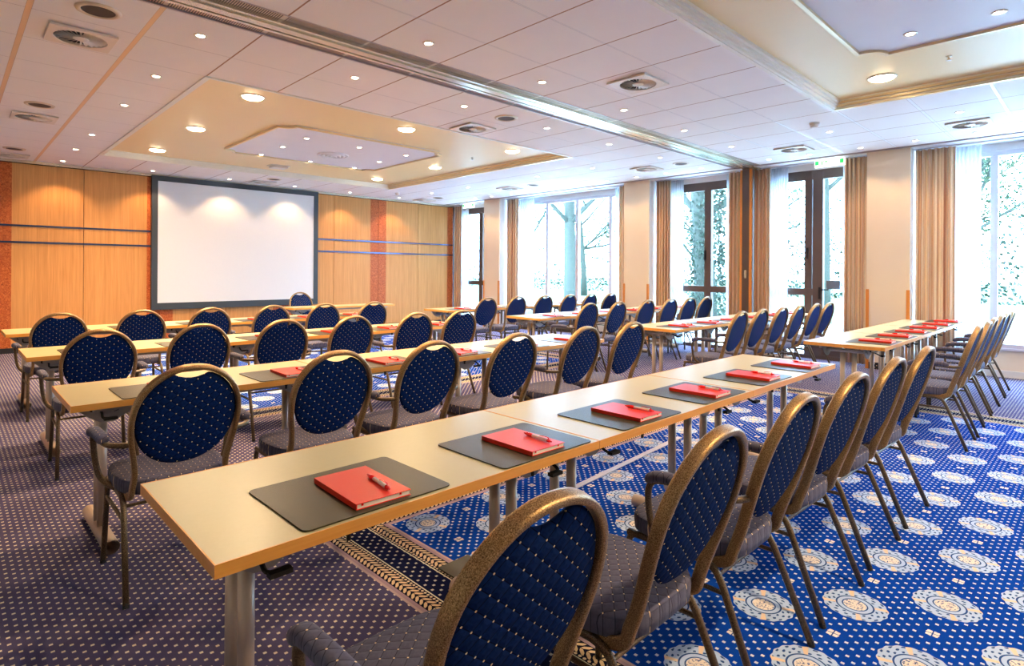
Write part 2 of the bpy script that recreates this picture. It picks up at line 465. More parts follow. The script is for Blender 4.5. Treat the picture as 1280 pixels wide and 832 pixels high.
def coffer(idx, y0, y1):
    rect = lambda g: [(CX0 + g, y0 + g), (CX1 - g, y0 + g), (CX1 - g, y1 - g), (CX0 + g, y1 - g)]
    # stepped cornice
    for nm, mat, gs in (('moulding', 'trimwhite', ((-.035, .0, H - .012, H), (-.0, .022, H - .004, ZC), (.022, .045, H + .022, ZC), (.045, .07, H + .048, ZC))),):
        bm = bmesh.new()
        for g0, g1, z0, z1 in gs: ringframe(bm, rect(g0), rect(g1), z0, z1)
        struct('cornice_%d' % idx, bm, mat)
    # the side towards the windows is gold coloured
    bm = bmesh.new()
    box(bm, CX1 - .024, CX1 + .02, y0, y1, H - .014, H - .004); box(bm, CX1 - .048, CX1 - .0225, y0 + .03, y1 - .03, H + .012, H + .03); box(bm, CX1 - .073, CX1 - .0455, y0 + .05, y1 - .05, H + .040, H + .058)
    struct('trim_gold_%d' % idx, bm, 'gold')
    cy = (y0 + y1) / 2
    px0, px1, py0, py1 = 3.00, 5.58, cy - 1.13, cy + 1.17
    if idx == 2: py0, py1 = cy - 1.9 + .0, 1.47
    P = concave(px0, px1, py0, py1, .17)
    # cream soffit as ring: 4 boxes around panel box (panel covers the hole)
    bm = bmesh.new()
    box(bm, CX0 - .02, CX1 + .02, y0 - .02, py0 + .18, ZC, ZC + .05); box(bm, CX0 - .02, CX1 + .02, py1 - .18, y1 + .02, ZC, ZC + .05)
    box(bm, CX0 - .02, px0 + .18, py0 + .18, py1 - .18, ZC, ZC + .05); box(bm, px1 - .18, CX1 + .02, py0 + .18, py1 - .18, ZC, ZC + .05)
    struct('ceiling_coffer_%d' % idx, bm, 'coffer')
    n = len(P)
    def off(g):   # outline pushed inward by g
        out = []
        cx_, cy_ = (px0 + px1) / 2, (py0 + py1) / 2
        return concave(px0 + g, px1 - g, py0 + g, py1 - g, .17)
    bm = bmesh.new(); prism(bm, P, ZC - .012, ZC - .004)
    struct('ceiling_panel_%d' % idx, bm, 'lilac')
    bm = bmesh.new(); ringframe(bm, P, off(.028), ZC - .034, ZC - .011)
    struct('trim_panel_%d' % idx, bm, 'gold')
    return P
coffer(1, *CA); coffer(2, *CB)
# movable-wall track and its slotted grilles
box(bm := bmesh.new(), XL, 9.8, 3.975, 4.08, H + .008, H + .02); struct('ceiling_grille_1', bm, 'grille')
struct('ceiling_grille_2', B(XL, 9.8, 4.285, 4.425, H + .008, H + .02), 'grille')
bm = bmesh.new()
box(bm, XL, 9.9, 4.08, 4.105, H - .022, H + .04); box(bm, XL, 9.9, 4.105, 4.150, H - .012, H + .04); box(bm, XL, 9.9, 4.150, 4.225, H - .024, H + .04)
box(bm, XL, 9.9, 4.250, 4.285, H - .022, H + .04)
struct('ceiling_track', bm, 'alu')
struct('ceiling_track_slot', B(XL, 9.9, 4.225, 4.250, H + .02, H + .04), 'dark')
for k, yy in enumerate((3.975, 4.425)):
    struct('trim_%d' % (5 + k), B(XL, 9.5, yy - .006, yy + .006, H - .004, H + .01), 'ceilrim')
# columns and window wall
COLS = [(1.93, 2.46), (6.11, 6.68), (10.28, 10.84), (-2.25, -1.72)]
for k, (a, b) in enumerate(COLS):
    struct('column_%d' % (k + 1), B(XC, 10.35, a, b, 0, H), ['wall'])
    if k < 3:
        bm = bmesh.new(); box(bm, XC + .03, 10.1, a - .003, a, 0.09, H - .005)
        struct('reveal_%d_trim' % (k + 1), bm, 'white')
        bm = bmesh.new()
        for yy in (a - .004, b - .036): box(bm, XC - .014, XC + .02, yy, yy + .040, 0, 1.145)
        o = obj('corner_guard', bm, 'orangewood')
        bpy.data.objects.remove(o)
        for q, yy in enumerate((a - .004, b - .036)):
            g = obj('corner_guard', B(XC - .014, XC + .02, yy, yy + .040, 0, 1.145), 'orangewood', bevel=.003)
            tag(g, 'upright orange wooden guard on the %s edge of the %s apricot column' % (('right', 'left')[q], ('nearest', 'middle', 'farthest')[k]), 'corner guard', 'corner guards')
    struct('baseboard_column_%d' % (k + 1), B(XC - .012, XC + .001, a + .04, b - .04, 0, .095), 'skirt')
def sillwall(name, y0, y1):
    bm = bmesh.new(); box(bm, XG, 10.35, y0, y1, 0, .36)
    struct(name + '_lintel', B(XG, 10.35, y0, y1, 3.02, H), 'white')
    struct(name, bm, 'wall')
    struct(name + '_windowsill', B(XG - .05, 10.30, y0, y1, .36, .392), 'winwhite', bevel=.006)
sillwall('wall_right_1', -1.72, 1.93); sillwall('wall_right_2', 6.68, 10.28)
struct('wall_right_3', B(XG, 10.3, YB, -2.25, 0, H), 'wall')
bm = bmesh.new()
for a, b in ((2.46, 6.11), (10.84, YW)): box(bm, 10.0, 10.3, a, b, 3.03, H)
struct('wall_right_4', bm, 'white')
bm = bmesh.new()      # curtain rail grooves
for a, b in ((-1.72, 1.93), (2.46, 6.11), (6.68, 10.28), (10.84, YW)): box(bm, 9.80, 9.86, a, b, H - .02, H - .001)
struct('trim_curtain_rail', bm, 'winwhite')
def window(name, y0, y1, bars):
    fr = empty(name, (0, 0, 0)); tag(fr, kind='structure')
    bm = bmesh.new(); z0, z1 = .392, 3.02; X0, X1 = 10.08, 10.16
    box(bm, X0, X1, y0, y1, z0, z0 + .055); box(bm, X0, X1, y0, y1, z1 - .06, z1)
    for b in [y0 + .03, y1 - .03] + bars: box(bm, X0, X1, b - .04, b + .04, z0 + .055, z1 - .06)
    obj('window_frame', bm, 'winwhite', fr, bevel=.004)
    e = sorted([y0 + .03, y1 - .03] + bars)
    for a, b in zip(e, e[1:]): obj('pane', B(10.118, 10.124, a + .03, b - .03, z0 + .05, z1 - .05), 'glass', fr)
window('window_1', -1.72, 1.93, [-.70, .17, 1.08])
window('window_2', 6.68, 10.28, [7.37, 8.28, 9.18])
def doorunit(name, y0, y1, st, trans=1.07, kick=.25, handle=None):
    """brown framed glazed unit; st = list of (y, halfwidth) uprights"""
    fr = empty(name, (0, 0, 0)); tag(fr, kind='structure')
    bm = bmesh.new(); X0, X1 = 10.0, 10.09; z1 = 3.03
    box(bm, X0, X1, y0, y1, 0, .06); box(bm, X0, X1, y0, y1, z1 - .15, z1)
    ups = [(y0 + .045, .045)] + st + [(y1 - .045, .045)]
    for y, w in ups: box(bm, X0 - .004, X1, y - w, y + w, .06, z1 - .01)
    obj('door_frame', bm, 'brown', fr, bevel=.004)
    for i, ((ya, wa), (yb, wb)) in enumerate(zip(ups, ups[1:])):
        a, b = ya + wa - .003, yb - wb + .003
        if b - a < .12: continue
        has_t = trans if not (handle and i == handle[2]) else None
        zs = [(.06, z1 - .15)]
        if has_t:
            obj('transom', B(X0 - .006, X1 + .004, a, b, trans - .055, trans + .055), 'brown', fr, bevel=.003)
            zs = [(.06, trans - .05), (trans + .05, z1 - .15)]
        else:
            obj('kick_panel', B(X0 + .012, X1 - .01, a, b, .055, kick), 'brown', fr)
            zs = [(kick, z1 - .15)]
        for (za, zb) in zs: obj('pane', B(10.042, 10.048, a, b, za - .004, zb + .004), 'glass', fr)
    if handle:
        y, zz, _ = handle
        bm = bmesh.new(); box(bm, X0 - .016, X0 - .004, y - .018, y + .018, zz - .1, zz + .09)
        tube(bm, [(X0 - .01, y, zz + .05), (X0 - .055, y, zz + .05), (X0 - .06, y - .02, zz + .05), (X0 - .06, y - .15, zz + .05)], .009, up=Vector((0, 0, 1)))
        obj('handle', bm, 'handle', fr)
        obj('push_plate', B(X0 - .03, X0 + .03, y - .30, y - .10, zz + .06, zz + .20), 'plate', fr, bevel=.004)
    return fr
d1 = doorunit('door_1', 4.45, 6.11, [(5.13, .065)])
bmh = bmesh.new(); box(bmh, 9.975, 9.997, 5.16, 5.19, 1.60, 1.78); box(bmh, 9.955, 9.975, 5.165, 5.185, 1.60, 1.66); obj('handle', bmh, 'handle', d1)
d2 = doorunit('door_2', 2.46, 4.12, [(3.40, .055), (3.255, .075)], handle=(3.22, 1.06, 0))
bmh = bmesh.new(); box(bmh, 9.97, 9.997, 3.39, 3.42, 1.60, 1.78); obj('handle', bmh, 'handle', d2)
d3 = doorunit('door_3', 10.84, 12.35, [(11.43, .07)])
# end post of the movable wall
bm = bmesh.new(); box(bm, 9.62, 10.02, 4.20, 4.32, 0, H)
struct('wall_post', bm, 'brown')
bm = bmesh.new(); box(bm, 9.615, 9.66, 4.165, 4.20, 0, 3.1); box(bm, 9.615, 9.66, 4.32, 4.355, 0, 3.1)
struct('trim_post_edges', bm, 'orangewood')
bm = bmesh.new(); box(bm, 9.605, 9.62, 4.235, 4.275, 1.28, 1.42)
tag(obj('lock_plate', bm, 'alu'), 'small pale lock plate set in the dark brown wall post between the curtains', 'lock plate')
struct('baseboard_right', B(10.105, XG, 6.68, 10.28, 0, .09), 'skirt'); struct('baseboard_right_2', B(10.105, XG, -1.72, 1.93, 0, .09), 'white')
# exit signs
def exit_sign(y0, y1, x, label):
    e = empty('exit_sign', (x, (y0 + y1) / 2, 3.0)); tag(e, label, 'exit sign', 'green exit signs'); w = (y1 - y0) / 2
    obj('housing', B(-.02, .02, -w, w, -.005, .105), 'exitwhite', e, bevel=.004)
    for a in (-w + .012, w - .062): obj('green_panel', B(-.0235, -.0195, a, a + .05, .028, .088), 'exitgreen', e)
    bm = bmesh.new(); c = .075      # door opening, running figure and arrow
    for (a, b, z0, z1) in ((c - .0, c + .05, .028, .034), (c, c + .006, .028, .088), (c, c + .05, .082, .088), (c + .02, c + .03, .05, .078), (c + .018, c + .032, .034, .05), (c + .01, c + .04, .06, .068)):
        box(bm, -.0235, -.0195, a, b, z0, z1)
    prism(bm, [(c - .05, .085), (c - .015, .085), (c - .0325, .05)], -.0235, -.0195, mp=lambda p, z: (z, p[0], p[1]))
    obj('pictogram', bm, 'exitgreen', e)
exit_sign(2.76, 3.18, 9.62, 'lit green and white exit sign above the glazed door beside the nearest column')
exit_sign(11.26, 11.70, 9.62, 'small lit green and white exit sign above the far corner door')
# curtains
def curtain(name, y0, y1, x, amp, waves, mat, label, taper=0., z0=.03, z1=3.105, cat='curtain', group=None):
    bm = bmesh.new(); n = int(waves * 14); rows = []
    for k, z in enumerate((z0, .8, 1.6, 2.4, 2.95, z1)):
        row = []
        for i in range(n + 1):
            t = i / n; w = 2 * PI * waves * t + .5 * math.sin(5 * t + y0)
            f = 1. + taper * (1 - z / z1)
            yy = y0 + (y1 - y0) * t if taper == 0 else (y0 + y1) / 2 + (t - .5) * (y1 - y0) * f
            row.append(bm.verts.new((x + amp * math.sin(w) * (1 + .2 * math.sin(3 * z + 7 * t)), yy + .25 * amp * math.sin(2 * w + 2), z)))
        rows.append(row)
    for a, b in zip(rows, rows[1:]):
        for i in range(n): bm.faces.new((a[i], a[i + 1], b[i + 1], b[i]))
    o = obj(name, bm, mat, smooth=True); m = o.modifiers.new('s', 'SOLIDIFY'); m.thickness = .003
    tag(o, label, cat, group); return o
g = 'striped curtains'; gs_ = 'white sheer curtains'
curtain('curtain', 1.46, 1.90, 9.80, .03, 6, 'curtain', 'striped curtain beside the nearest column at the big right window', group=g)
curtain('curtain', 2.50, 2.80, 9.76, .03, 5, 'curtain', 'striped curtain under the exit sign, left of the nearest column', group=g)
curtain('curtain', 3.92, 4.18, 9.78, .03, 4, 'curtain', 'striped curtain on the right side of the brown wall post', group=g)
curtain('curtain', 4.34, 4.62, 9.78, .03, 4, 'curtain', 'striped curtain on the left side of the brown wall post', group=g)
curtain('curtain', 5.78, 6.07, 9.80, .03, 5, 'curtain', 'striped curtain right of the middle column beside the brown window', group=g)
curtain('curtain', 6.72, 6.93, 9.80, .03, 3, 'curtain', 'narrow striped curtain left of the middle column', group=g)
curtain('curtain', 9.86, 10.22, 9.80, .03, 5, 'curtain', 'striped curtain right of the farthest column at the big window', group=g)
curtain('curtain', 12.05, 12.32, 9.84, .025, 3, 'curtain', 'narrow striped curtain in the corner next to the wooden wall', group=g)
curtain('sheer_curtain', 1.20, 1.50, 9.93, .018, 7, 'sheer', 'white sheer curtain beside the striped one at the big right window', group=gs_)
curtain('sheer_curtain', 3.68, 3.96, 9.90, .018, 7, 'sheer', 'white sheer curtain in front of the door glass right of the brown post', group=gs_)
curtain('sheer_curtain', 2.74, 2.86, 9.90, .012, 3, 'sheer', 'narrow white sheer curtain under the right end of the near exit sign', group=gs_)
curtain('sheer_curtain', 4.56, 4.72, 9.90, .016, 4, 'sheer', 'narrow white sheer curtain left of the brown post', group=gs_)
curtain('sheer_curtain', 5.58, 5.84, 9.92, .018, 6, 'sheer', 'white sheer curtain left of the brown window leaf', group=gs_)
curtain('sheer_curtain', 6.90, 7.12, 9.92, .018, 5, 'sheer', 'white sheer curtain at the right end of the far big window', group=gs_)
curtain('sheer_curtain', 9.45, 9.92, 9.92, .018, 9, 'sheer', 'white sheer curtain at the left end of the far big window', group=gs_)
curtain('sheer_curtain', 11.85, 12.10, 9.92, .018, 5, 'sheer', 'white sheer curtain at the far corner door', group=gs_)
# ---------------------------------------------------------------- projection screen
e = empty('projection_screen', (4.325, YW - .05, .62))
tag(e, 'large white projection screen with dark frame on the wooden wall', 'projection screen')
bm = bmesh.new(); hw = 1.61; t = .098
for a in ((-hw, hw, 0, .125), (-hw, hw, 2.485 - .098, 2.485), (-hw, -hw + t, .125, 2.387), (hw - t, hw, .125, 2.387)): box(bm, a[0], a[1], -.03, .048, a[2], a[3])
obj('frame', bm, 'screenframe', e)
obj('screen_cloth', B(-hw + t - .002, hw - t + .002, -.018, -.012, .123, 2.389), 'screen', e)
# ---------------------------------------------------------------- tables
def hexlever(bm, x, y, z, s):
    tube(bm, smoothpath([(x, y + .07, z), (x, y + .03, z - .012), (x, y - .01, z - .03), (x + s * .03, y - .02, z - .034)], 4), .006, .006, up=Vector((0, 0, 1)), ns=6)
    box(bm, x + (0 if s > 0 else -.055), x + (.055 if s > 0 else 0), y - .034, y - .010, z - .041, z - .029)
def make_table(L=1.34, W=.655, ends=True):
    t = empty('seminar_table')
    z = .74
    obj('tabletop', B(.004, L - .004, .004, W - .004, z - .028, z), 'tabletop', t)
    bm = bmesh.new(); e_ = .0035
    ringframe(bm, [(0, 0), (L, 0), (L, W), (0, W)], [(e_, e_), (L - e_, e_), (L - e_, W - e_), (e_, W - e_)], z - .030, z + .0006)
    obj('edge_band', bm, 'edge', t)
    bm = bmesh.new()      # under-frame rails
    for y in (.10, W - .13): box(bm, .10, L - .10, y, y + .025, z - .06, z - .0285)
    obj('rail', bm, 'bracket', t)
    for sgn, x in ((1, .165), (-1, L - .19)):
        bm = bmesh.new()
        for y in (W * .42, W * .565): tube(bm, [(x, y, .045), (x, y, z - .075)], .0215, ns=14)
        leg = obj('leg', bm, 'leg', t, smooth=True)
        bm = bmesh.new(); lathe(bm, [(.034, 0), (.034, W - .065), (.028, W - .065), (.028, .0)], 16, cap=False)
        bmesh.ops.rotate(bm, verts=bm.verts, cent=(0, 0, 0), matrix=Matrix.Rotation(-PI / 2, 3, 'X'))
        bmesh.ops.scale(bm, verts=bm.verts, vec=(1, 1. if sgn > 0 else .78, 1)); bmesh.ops.translate(bm, verts=bm.verts, vec=(x, .03 if sgn > 0 else .153, .0345)); leg['near_end'] = sgn; obj('foot_tube', bm, 'leg', leg, smooth=True)
        bm = bmesh.new(); box(bm, x - .03, x + .03, .16, W - .15, z - .085, z - .058)
        obj('cross_beam', bm, 'bracket', leg, bevel=.005)
        for y in (.17, W - .155):
            bm = bmesh.new(); s = sgn
            pl = [(x - s * .13, z - .030), (x + s * .20, z - .030), (x + s * .19, z - .05), (x + s * .08, z - .10), (x + s * .03, z - .13), (x - s * .02, z - .13), (x - s * .07, z - .10), (x - s * .115, z - .06)]
            prism(bm, pl, y - .003, y + .003, mp=lambda p, q: (p[0], q, p[1]))
            bk = obj('bracket', bm, 'bracket', leg)
            bm = bmesh.new()
            for bx, r0 in ((x + s * .03, .026),):
                pts = [(bx + r0 * math.cos(a * PI / 8), y - .004, z - .062 + r0 * .7 * math.sin(a * PI / 8)) for a in range(16)]
                tube(bm, pts, .0016, closed=True, ns=5)
            c = bmesh.ops.create_circle(bm, cap_ends=True, segments=14, radius=.011)['verts']
            bmesh.ops.rotate(bm, verts=c, cent=(0, 0, 0), matrix=Matrix.Rotation(PI / 2, 3, 'X')); bmesh.ops.translate(bm, verts=c, vec=(x - s * .06, y - .0045, z - .06))
            if y < .3: obj('bracket_hole', bm, 'rubber', leg)
            else: bm.free()
        bm = bmesh.new(); hexlever(bm, x - sgn * .03, .075, z - .055, sgn); obj('lever', bm, 'lever', leg)
    for x in (.33, L - .33):
        bm = bmesh.new(); lathe(bm, [(.006, 0), (.006, .018), (.009, .018), (.009, .030)], 8, (x, .03, z - .0585)); obj('link_peg', bm, 'rubber', t)
    return t
table0 = make_table()
TL = 1.342
RY = [1.325, 3.305, 5.32, 7.31]
blocks = [('left', .413), ('window-side', 5.72)]
rown = ['nearest', 'second', 'third', 'farthest']
ordn = ['first', 'second', 'third', 'fourth', 'fifth', 'sixth', 'seventh', 'eighth', 'ninth', 'tenth', 'eleventh', 'twelfth']
first = True; tabs = []
for bi, (bn, bx) in enumerate(blocks):
    for r in range(4):
        for k in range(3):
            o = table0 if first else copy_tree(table0); first = False
            tl = TL if (bi, r) != (1, 0) else 1.278
            o.location = (bx + tl * k, RY[r], 0)
            if tl != TL: o.scale = (tl / TL, 1, 1)
            if k:      # the inner tables of a row stand on shorter foot tubes
                for lg in [c_ for c_ in o.children if c_.get('near_end') == 1]:
                    for ft in lg.children:
                        if ft.name.startswith('foot_tube'): ft.scale.y = .78; ft.location.y = .13
            pos = ('left end', 'middle', 'right end')[k]
            tag(o, 'beech-edged seminar table, %s of the %s row in the %s block' % (pos, rown[r], bn), 'table', 'seminar tables')
pt = make_table(1.95, .50); pt.location = (4.13, 9.40, 0); pt.name = 'presenter_table'
tag(pt, 'beech-edged presenter table standing alone in front of the projection screen', 'table')
# ---------------------------------------------------------------- chairs
def ylean(z):
    if z > .62: return -.155 - (z - .62) * .31
    return -.155 + (.62 - z) * .34
def make_chair(arms):
    c = empty('banquet_chair')
    # hoop with uprights
    half = [(0, .957), (.05, .952), (.10, .932), (.15, .892), (.19, .83), (.207, .75), (.203, .66), (.188, .57), (.180, .50), (.184, .45)]
    left = [(-x, ylean(z), z) for x, z in half[::-1]]; right = [(x, ylean(z), z) for x, z in half[1:]]
    tail = lambda s: [(s * .186, -.085, .415), (s * .188, -.05, .398), (s * .19, .0, .394), (s * .192, .06, .394)]
    pts = smoothpath(tail(-1)[::-1] + left + right + tail(1), 3)
    bm = tube(bmesh.new(), pts, .0105, .0185, up=Vector((0, 1, .3)).normalized(), ns=12, square=.5)
    obj('back_frame', bm, 'bronze', c, smooth=True)
    # backrest
    ol = []
    for k in range(64):
        a = 2 * PI * k / 64; s, q = math.sin(a), math.cos(a)
        x = .197 * math.copysign(abs(s) ** .9, s); z = .733 + (.209 if q > 0 else .208) * q
        if z > .84: x *= 1 - .0 * (z - .84)
        if q > .86: z = min(z, .911 + (abs(x) / .078) ** 2 * .027)
        ol.append((x, z))
    bm = cushion(ol, .030, .014, lambda u, v, d: (u, ylean(v) + d, v))
    obj('backrest', bm, 'fab_back', c, smooth=True)
    # seat
    ol = []
    for k in range(40):
        a = 2 * PI * k / 40; s, q = math.sin(a), math.cos(a); ex = .5
        x = .222 * math.copysign(abs(q) ** ex, q); y = .105 + .212 * math.copysign(abs(s) ** ex, s)
        x *= 1 - .10 * max(0, (.1 - y) / .21)
        ol.append((x, y))
    bm = cushion(ol, .022, .004, lambda u, v, d: (u, v, .458 + d), rings=(0, .4, .7, .88, .96, .99, 1.))
    n = len(ol); vs = [bm.verts.new((x * sc, .105 + (y - .105) * sc, zz)) for sc, zz in ((1., .458), (1.012, .44), (1., .408), (.9, .404)) for x, y in ol]
    for l in range(3):
        for j in range(n): bm.faces.new((vs[l * n + j], vs[l * n + (j + 1) % n], vs[(l + 1) * n + (j + 1) % n], vs[(l + 1) * n + j]))
    bm.faces.new(vs[3 * n:])
    bmesh.ops.recalc_face_normals(bm, faces=bm.faces)
    obj('seat', bm, 'fab_seat_lit', c, smooth=True)
    # side frames
    bm = bmesh.new()
    for s in (-1, 1):
        tube(bm, [(s * .205, .30, .392), (s * .205, -.01, .392)], .0115, square=.3)
    for y in (.26, .02): tube(bm, [(-.205, y, .392), (.205, y, .392)], .009, up=Vector((0, 0, 1)))
    tube(bm, [(-.205, -.058, .362), (.205, -.058, .362)], .007, up=Vector((0, 0, 1)))
    obj('seat_frame', bm, 'bronze_dark', c)
    for s in (-1, 1):
        pts = smoothpath([(s * .205, .10, .394), (s * .206, .01, .393), (s * .207, -.045, .375), (s * .210, -.075, .33)], 4) + [Vector((s * .225, -.205, .012))]
        l = obj('leg', tube(bmesh.new(), pts, .0115, .0115, up=Vector((1, 0, 0)), square=.3), 'bronze_dark', c, smooth=True)
        obj('rubber_foot', tube(bmesh.new(), [(s * .2245, -.202, .018), (s * .2258, -.209, .0)], .0125, up=Vector((1, 0, 0))), 'rubber', l)
        pts = smoothpath([(s * .205, .22, .394), (s * .206, .275, .390), (s * .208, .295, .36), (s * .210, .298, .30)], 4) + [Vector((s * .222, .300, .012))]
        l = obj('leg', tube(bmesh.new(), pts, .0115, .0115, up=Vector((1, 0, 0)), square=.3), 'bronze_dark', c, smooth=True)
        obj('rubber_foot', tube(bmesh.new(), [(s * .222, .300, .018), (s * .2222, .300, .0)], .0125, up=Vector((1, 0, 0))), 'rubber', l)
        obj('stretcher', tube(bmesh.new(), [(s * .212, -.09, .31), (s * .211, .298, .31)], .008, up=Vector((0, 0, 1))), 'bronze_dark', c)
        if arms:
            P = [(s * .20, ylean(.645) + .005, .645), (s * .235, -.145, .646), (s * .272, -.115, .648), (s * .285, -.04, .652), (s * .288, .06, .655), (s * .287, .135, .645), (s * .283, .165, .605), (s * .275, .165, .52), (s * .262, .155, .455), (s * .235, .13, .415), (s * .208, .10, .400)]
            a = obj('arm', tube(bmesh.new(), smoothpath(P, 4), .0105, .0125, up=Vector((s, 0, 0)), square=.25), 'bronze_dark', c, smooth=True)
            P = smoothpath([(s * .283, -.10, .664), (s * .286, -.03, .668), (s * .288, .06, .668), (s * .288, .13, .662), (s * .287, .168, .640)], 5)
            n = len(P); sc = [min(1., .55 + .45 * min(i, n - 1 - i) / 2.) for i in range(n)]
            obj('arm_pad', tube(bmesh.new(), P, .024, .019, up=Vector((0, 0, 1)), ns=12, square=.2, scale=sc), 'fab_seat_lit', a, smooth=True)
    return c
armed = make_chair(True); plain = make_chair(False); used = {True: False, False: False}
CHL = [.78, 1.43, 2.05, 2.67, 3.30, 3.93]
CHX = {(0, 0): [.79, 1.45, 2.06, 2.67, 3.30, 3.94], (0, 1): [.755, 1.425, 2.03, 2.70, 3.40, 4.02], (0, 2): [.755, 1.375, 2.00, 2.62, 3.29, 3.87],
       (0, 3): [.755, 1.41, 2.04, 2.70, 3.34, 4.02],
       (1, 0): [5.88, 6.44, 7.03, 7.62, 8.20, 8.78], (1, 1): [6.03, 6.58, 7.16, 7.75, 8.33, 8.85], (1, 2): [6.02, 6.64, 7.38, 8.02, 8.60, 9.18], (1, 3): [6.03, 6.70, 7.35, 8.01, 8.61, 9.22]}
OY = .27 - .0
for bi in (0, 1):
    for r in range(4):
        hoopy = ([.705, 2.70, 4.695, 6.68], [.715, 2.70, 4.69, 6.70])[bi][r]
        for k, x in enumerate(CHX[(bi, r)]):
            hy = hoopy + (.008 * k if (bi, r) == (1, 0) else 0.)
            a = (k % 2 == 0) and not (bi == 1 and r == 3)
            o = (armed if a else plain) if not used[a] else copy_tree(armed if a else plain); used[a] = True
            rz = random.uniform(-.035, .035)
            o.location = (x, hy + .262 + random.uniform(-.012, .012), 0); o.rotation_euler = (0, 0, rz)
            tag(o, 'navy dotted banquet chair %s, %s from the left at the %s row, %s block' % ('with armrests' if a else 'without armrests', ordn[k], rown[r], blocks[bi][0]), 'chair', 'navy banquet chairs at the tables')
o = copy_tree(plain); o.location = (4.66, 10.10, 0); o.rotation_euler = (0, 0, PI)
tag(o, 'navy banquet chair facing the room behind the presenter table', 'chair')
# ---------------------------------------------------------------- desk pads, notebooks, pens
def make_pad():
    bm = bmesh.new(); x0, x1, y0, y1, r = 0, .452, 0, .362, .02; P = []
    for cx, cy, a0 in ((x1 - r, y1 - r, 0), (x0 + r, y1 - r, 90), (x0 + r, y0 + r, 180), (x1 - r, y0 + r, 270)):
        for i in range(5): a = math.radians(a0 + 22.5 * i); P.append((cx + r * math.cos(a), cy + r * math.sin(a)))
    prism(bm, P, 0, .004); o = obj('desk_pad', bm, 'pad', bevel=.0012); return o
def make_book():
    e = empty('notebook'); w, d, h = .165, .262, .016
    bm = bmesh.new(); box(bm, 0, w, 0, d, 0, .002); box(bm, 0, w, 0, d, h - .002, h); box(bm, -.001, .002, 0, d, 0, h)
    obj('cover', bm, 'redbook', e, bevel=.0008)
    obj('pages', B(.002, w - .003, .003, d - .003, .002, h - .002), 'paper', e)
    bm = bmesh.new()
    for x in (.015, w - .035): box(bm, x, x + .006, .0015, .004, h - .008, h - .003)
    obj('ribbon', bm, 'penred', e); return e
def make_pen():
    e = empty('ballpoint_pen'); L = .142
    def seg(a, b, r0, r1):
        return tube(bmesh.new(), [(0, a, 0), (0, b, 0)], 1., ns=12, up=Vector((0, 0, 1)), scale=[r0, r1])
    o = obj('barrel', seg(.045, .125, .0058, .0054), 'penwhite', e, smooth=True)
    bm = tube(bmesh.new(), [(0, -.002, 0), (0, .006, 0), (0, .018, 0), (0, .046, 0)], 1., ns=12, up=Vector((0, 0, 1)), scale=[.0012, .003, .0064, .0062]); bm2 = None
    obj('grip', bm, 'penred', e, smooth=True)
    bm = tube(bmesh.new(), [(0, .124, 0), (0, .136, 0), (0, .137, 0), (0, .146, 0)], 1., ns=12, up=Vector((0, 0, 1)), scale=[.0056, .005, .0028, .0026])
    obj('push_button', bm, 'penred', e, smooth=True)
    bm = bmesh.new(); tube(bm, smoothpath([(0, .130, .0045), (0, .128, .011), (0, .10, .0105), (0, .082, .0068)], 3), .0022, .0012, up=Vector((0, 0, 1)), ns=6)
    obj('clip', bm, 'penred', e); return e
pad0, book0, pen0 = make_pad(), make_book(), make_pen(); first = True
for bi, (bn, bx) in enumerate(blocks):
    for r in range(4):
        for k in range(6):
            px = bx + .207 + .657 * k + random.uniform(-.008, .008); py = RY[r] + .006 + random.uniform(0, .01)
            where = '%s from the left at the %s row, %s block' % (ordn[k], rown[r], bn)
            o = pad0 if first else pad0.copy()
            if not first: COL.objects.link(o)
            o.location = (px, py, .7405); o.rotation_euler = (0, 0, random.uniform(-.008, .008)); tag(o, 'dark leather desk pad, ' + where, 'desk pad', 'desk pads')
            b = book0 if first else copy_tree(book0)
            rz = random.uniform(-.03, .03) - .015; bl = (px + .152, py + .024, .745); b.location = bl; b.rotation_euler = (0, 0, rz)
            tag(b, 'red notebook on a desk pad, ' + where, 'notebook', 'red notebooks')
            p = pen0 if first else copy_tree(pen0); first = False
            a = rz + random.uniform(-.10, .05)
            # the pen points away from the chair
            p.location = (bl[0] + .128, bl[1] + .165, bl[2] + .016 + .0066); p.rotation_euler = (0, 0, PI + a)
            tag(p, 'red and white pen, ' + where, 'pen', 'pens on the notebooks')
# ---------------------------------------------------------------- ceiling fittings
def make_down():
    e = empty('downlight')
    bm = bmesh.new(); lathe(bm, [(.030, .0), (.040, -.004), (.046, -.001), (.046, .004), (.030, .004)], 20, cap=False); obj('ring', bm, 'lampmetal', e, smooth=True)
    bm = bmesh.new(); lathe(bm, [(.0305, .003), (.024, -.002), (.001, -.004)], 16); obj('lamp', bm, 'glow', e)
    return e
def spot(loc, energy, col, size=2.2, blend=.6, rad=.03, direction=None):
    l = bpy.data.lights.new('spot', 'SPOT'); l.energy = energy; l.color = col; l.spot_size = size; l.spot_blend = blend; l.shadow_soft_size = rad
    o = bpy.data.objects.new('spot_light', l); COL.objects.link(o); o.location = loc; return o
WARM = (1., .62, .32)
DL = []
for k, x in enumerate((1.37, 2.65, 3.95, 5.24, 6.52, 7.82)): DL.append((x, 11.93, 'wooden wall row, %s from the left' % ordn[k]))
for k, y in enumerate((4.78, 6.07, 7.38, 9.31, 10.63)): DL.append((1.37, y, 'column left of the far ceiling recess, %s from the near end' % ordn[k]))
for k, x in enumerate((2.67, 3.96, 5.27, 6.54, 7.84, 9.12)): DL.append((x, 4.81, 'row on the screen side of the ceiling track, %s from the left' % ordn[k]))
